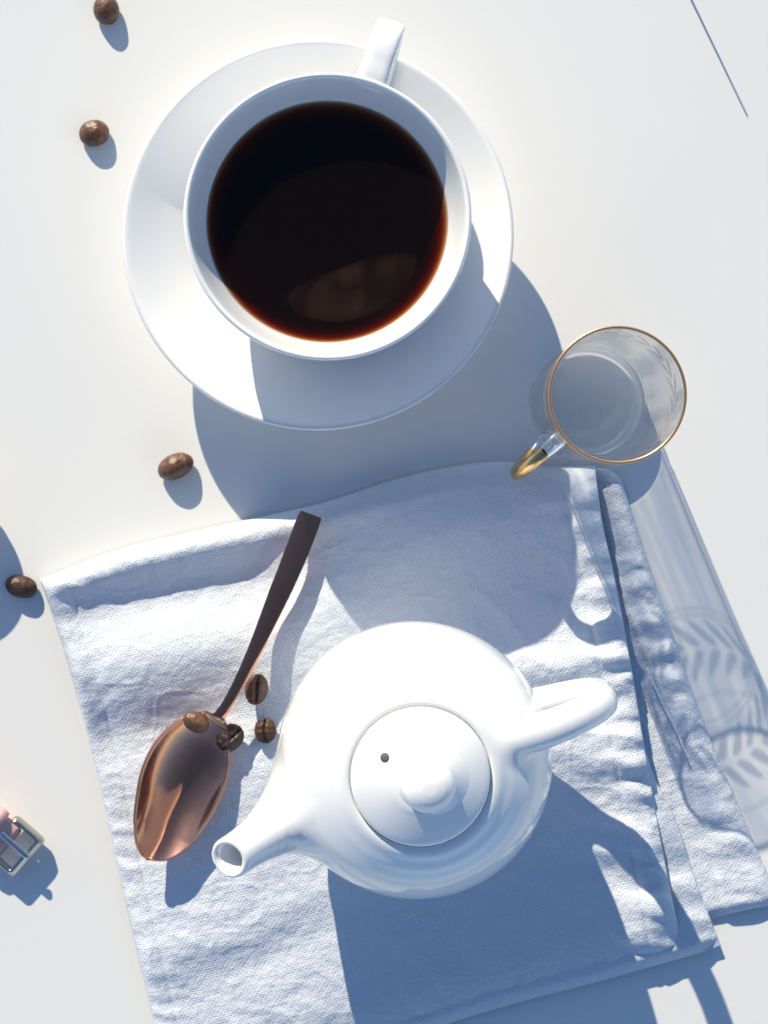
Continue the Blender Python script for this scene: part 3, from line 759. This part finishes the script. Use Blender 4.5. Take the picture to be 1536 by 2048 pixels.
# ------------------------------------------------------------------ coffee beans
def bean_mesh(kind, seed, m_):
    rnd = np.random.RandomState(seed); nu, nv = 56, 40
    th = np.linspace(0, math.pi, nv + 1)[:, None]; ph = np.linspace(0, 2 * math.pi, nu, endpoint=False)[None]
    X = np.cos(th) + 0 * ph; Y = np.sin(th) * np.cos(ph); Z = np.sin(th) * np.sin(ph)
    a, b, c = 0.54, 0.41, 0.27
    X = a * np.sign(X) * np.abs(X) ** 0.95; Yb = b * Y; 
    Zt = np.where(Z > 0, 1.45 * c * Z, 0.75 * c * Z * (1 - 0.35 * (1 - Z * Z)))
    lump = 0.02 * fbm(X * 4 + seed, Yb * 4 + Z * 3, seed, 3)
    X *= 1 + lump; Yb *= 1 + lump; Zt = Zt * (1 + lump)
    if kind == 'crease':        # flat side up with the long crease
        Zt = -Zt
        xc = 0.045 * np.sin(X / a * 2.6 + seed)
        d = np.abs(Yb - xc)
        up = Zt > 0
        edge = np.clip(1 - (X / a) ** 4, 0, 1)
        Zt = np.where(up, Zt * 1.15 + 0.04 * (1 - np.clip(d / 0.35, 0, 1)) * edge - 0.19 * np.exp(-(d / 0.035) ** 2) * edge - 0.03 * np.exp(-(d / 0.10) ** 2) * edge, Zt)
        Zt = Zt + np.where(up, 0.018 * np.sin(X * 24 + 6 * np.abs(Yb) + seed) * np.exp(-((d - 0.15) / 0.12) ** 2), 0)
    V = np.stack([X + 0 * ph, Yb, Zt], -1)
    V[..., 2] -= V[..., 2].min()
    V = V.reshape(-1, 3)
    F = [(i * nu + k, i * nu + (k + 1) % nu, (i + 1) * nu + (k + 1) % nu, (i + 1) * nu + k) for i in range(nv) for k in range(nu)]
    return V, F

GRP = 'roasted coffee beans scattered on table and napkin'
for i, (px, py, z, ang, tilt, s, kind, m_, lab) in enumerate([
    (213, 20, 0.0, 100, 0, 1.0, 'dome', M_BEAN, 'brown coffee bean cut by the top edge of the picture'),
    (188, 266, 0.0, 10, 0, 1.0, 'dome', M_BEAN, 'brown coffee bean on the bare table left of the saucer'),
    (351, 933, 0.0, 24, 0, 1.1, 'dome', M_BEAN, 'oblong coffee bean on the table between the saucer and the napkin'),
    (42, 1173, 0.0, -12, 0, 0.96, 'dome', M_BEAND, 'dark coffee bean on the table beside the napkin corner at far left'),
    (510, 1377, 0.98, 80, 8, 0.95, 'crease', M_BEAN, 'creased coffee bean on the napkin, upper of the two between spoon and teapot'),
    (533, 1460, 0.93, 92, -6, 0.82, 'crease', M_BEAND, 'small creased coffee bean almost touching the teapot, on the napkin'),
    (458, 1472, 1.02, 52, 10, 1.0, 'crease', M_BEAND, 'dark creased coffee bean leaning on the right side of the spoon neck'),
    (392, 1444, 1.95, -25, 0, 0.84, 'dome', M_BEAN, 'smooth round coffee bean resting on the spoon neck'),
]):
    V, F = bean_mesh(kind, i + 3, m_)
    rb = random.Random(i * 7 + 1)
    o = mesh('coffee_bean', V * np.array([s * 1.13 * rb.uniform(0.92, 1.08), s * 1.13 * rb.uniform(0.94, 1.1), s * 1.13 * rb.uniform(0.9, 1.1)]), F, m_); weld(o)
    x, y = P(px, py, z + 0.25); o.location = (x * CM, y * CM, z * CM)
    o.rotation_euler = (math.radians(tilt), 0, math.radians(ang))
    tag(o, lab, 'coffee bean', GRP)

# ------------------------------------------------------------------ watch with a pink strap, only its buckle end in the picture
def watch():
    Zb = 0.62
    d = np.array([math.cos(math.radians(-41)), math.sin(math.radians(-41)), 0]); s = np.array([-d[1], d[0], 0])
    c = np.array([*P(26, 1692, Zb), Zb])                  # buckle centre
    bx, by = c[0], c[1]
    t = thing('wristwatch', bx, by, 0, 'pale pink leather watch strap with open silver buckle at the lower left edge', 'watch')
    off = (bx, by, 0)
    def rr(hx, hy, r, n=8):
        pts = []
        for qx, qy, a0 in ((1, 1, 0), (-1, 1, 90), (-1, -1, 180), (1, -1, 270)):
            for k in range(n + 1):
                a = math.radians(a0 + 90 * k / n); pts.append((qx * (hx - r) + r * math.cos(a), qy * (hy - r) + r * math.sin(a)))
        return np.array(pts)
    O = rr(0.63, 0.86, 0.18); I = rr(0.50, 0.73, 0.06); n = len(O)
    V = []
    for ring, z in ((O * 1.10, -0.30), (O * 1.12, -0.20), (O * 1.06, 0.02), (O * 1.0, 0.12), (O * 0.965, 0.14), (I * 1.05, 0.14), (I, 0.10), (I * 1.0, -0.34)):
        for p in ring: V.append(c + d * (p[0] + (0.12 if p[0] > 0.3 and z < 0.1 else 0)) + s * p[1] + np.array([0, 0, z]))
    K = 8
    F = [(a * n + k, a * n + (k + 1) % n, ((a + 1) % K) * n + (k + 1) % n, ((a + 1) % K) * n + k) for a in range(K) for k in range(n)]
    o = mesh('buckle_frame', V, F, M_STEEL, t, off=off); weld(o)
    q = smooth_pts([(-0.80, 0.02), (-0.62, 0.16), (0.0, 0.20), (0.42, 0.21), (0.64, 0.20), (0.72, 0.14)], 30)
    Q = np.array([c + d * a + s * 0.12 + np.array([0, 0, b + 0.05]) for a, b in q])
    V, F = sweep(Q, 0.125, 0.09, 14); mesh('prong', V, F, M_PRONG, t, off=off)
    # strap: from the bar it climbs, bends and runs up to the case beyond the left edge
    cx, cy = P(-160, 990, 1.9); case = np.array([cx, cy, 1.3])
    def W(a, b, z): return np.array([*P(a, b, z), z])
    q = smooth_pts([tuple(c - d * 0.22 + [0, 0, 0.05]), tuple(c - d * 0.55 + [0, 0, 0.12]), tuple(c - d * 1.3 + [0, 0, 0.22]), tuple(W(-90, 1600, 0.9)), tuple(W(-150, 1480, 1.0)), tuple(W(-175, 1300, 1.1)), tuple(W(-165, 1120, 1.3))], 80)
    V, F = sweep(q, 0.68, 0.10, 24, 5.0); mesh('strap', V, F, M_PINK, t, off=off)
    q = smooth_pts([tuple(c - d * 0.18 + [0, 0, 0.0]), tuple(c - d * 0.30 + [0, 0, -0.16]), tuple(c - d * 0.9 + [0, 0, -0.2]), tuple(W(-90, 1600, 0.5)), tuple(W(-130, 1520, 0.3))], 50)
    V, F = sweep(q, 0.66, 0.08, 24, 5.0); mesh('strap_lining', V, F, M_PINK, t, off=off)
    # keeper loop over the strap
    a = np.linspace(0, 2 * math.pi, 61); kx = 0.80 * np.sign(np.cos(a)) * np.abs(np.cos(a)) ** 0.5; kz = 0.30 * np.sign(np.sin(a)) * np.abs(np.sin(a)) ** 0.7
    k0 = c - d * 1.12 + np.array([0, 0, 0.16])
    V, F = [], []
    prof = [(-0.24, 0.0), (-0.22, 0.07), (0.0, 0.10), (0.22, 0.07), (0.24, 0.0), (0.22, -0.03), (-0.22, -0.03)]; m = len(prof)
    for i in range(60):
        nn = np.array([math.cos(a[i]), math.sin(a[i])])
        for u, h in prof: V.append(k0 + d * u + s * (kx[i] + nn[0] * h) + np.array([0, 0, kz[i] + nn[1] * h]))
    F = [(i * m + k, i * m + (k + 1) % m, ((i + 1) % 60) * m + (k + 1) % m, ((i + 1) % 60) * m + k) for i in range(60) for k in range(m)]
    o = mesh('keeper_loop', V, F, M_PINK, t, off=off); weld(o)
    V, F = lathe(smooth_pts([(0, 1.25), (1.85, 1.25), (2.12, 1.45), (2.15, 1.75), (2.0, 2.0), (1.85, 2.0), (1.75, 1.9), (0, 1.9)], 60), 96, (cx, cy))
    o = mesh('watch_case', V, F, M_STEEL, t, off=off); weld(o)
    V, F = lathe([(0, 1.93), (1.72, 1.93), (1.74, 1.90)], 64, (cx, cy)); o = mesh('dial', V, F, M_WATCH, t, off=off); weld(o)
watch()

# ------------------------------------------------------------------ unseen thin stick beyond the top edge, added for its line shadow
def add_shadow_stick():
    a = np.array([*P(1424, -34, 2.3), 2.3]); b = np.array([*P(1270, -240, 0.12), 0.12])
    e = b + (b - a) / np.linalg.norm(b - a) * 0.0
    V, F = sweep(np.linspace(a, e, 12), np.linspace(0.03, 0.055, 12), np.linspace(0.03, 0.055, 12), 12)
    o = mesh('shadow_stick', V, F, M_SHADOW_STICK); weld(o)
    tag(o, 'unseen thin stick added past the upper right edge, shading the table as a line', 'stick')
add_shadow_stick()
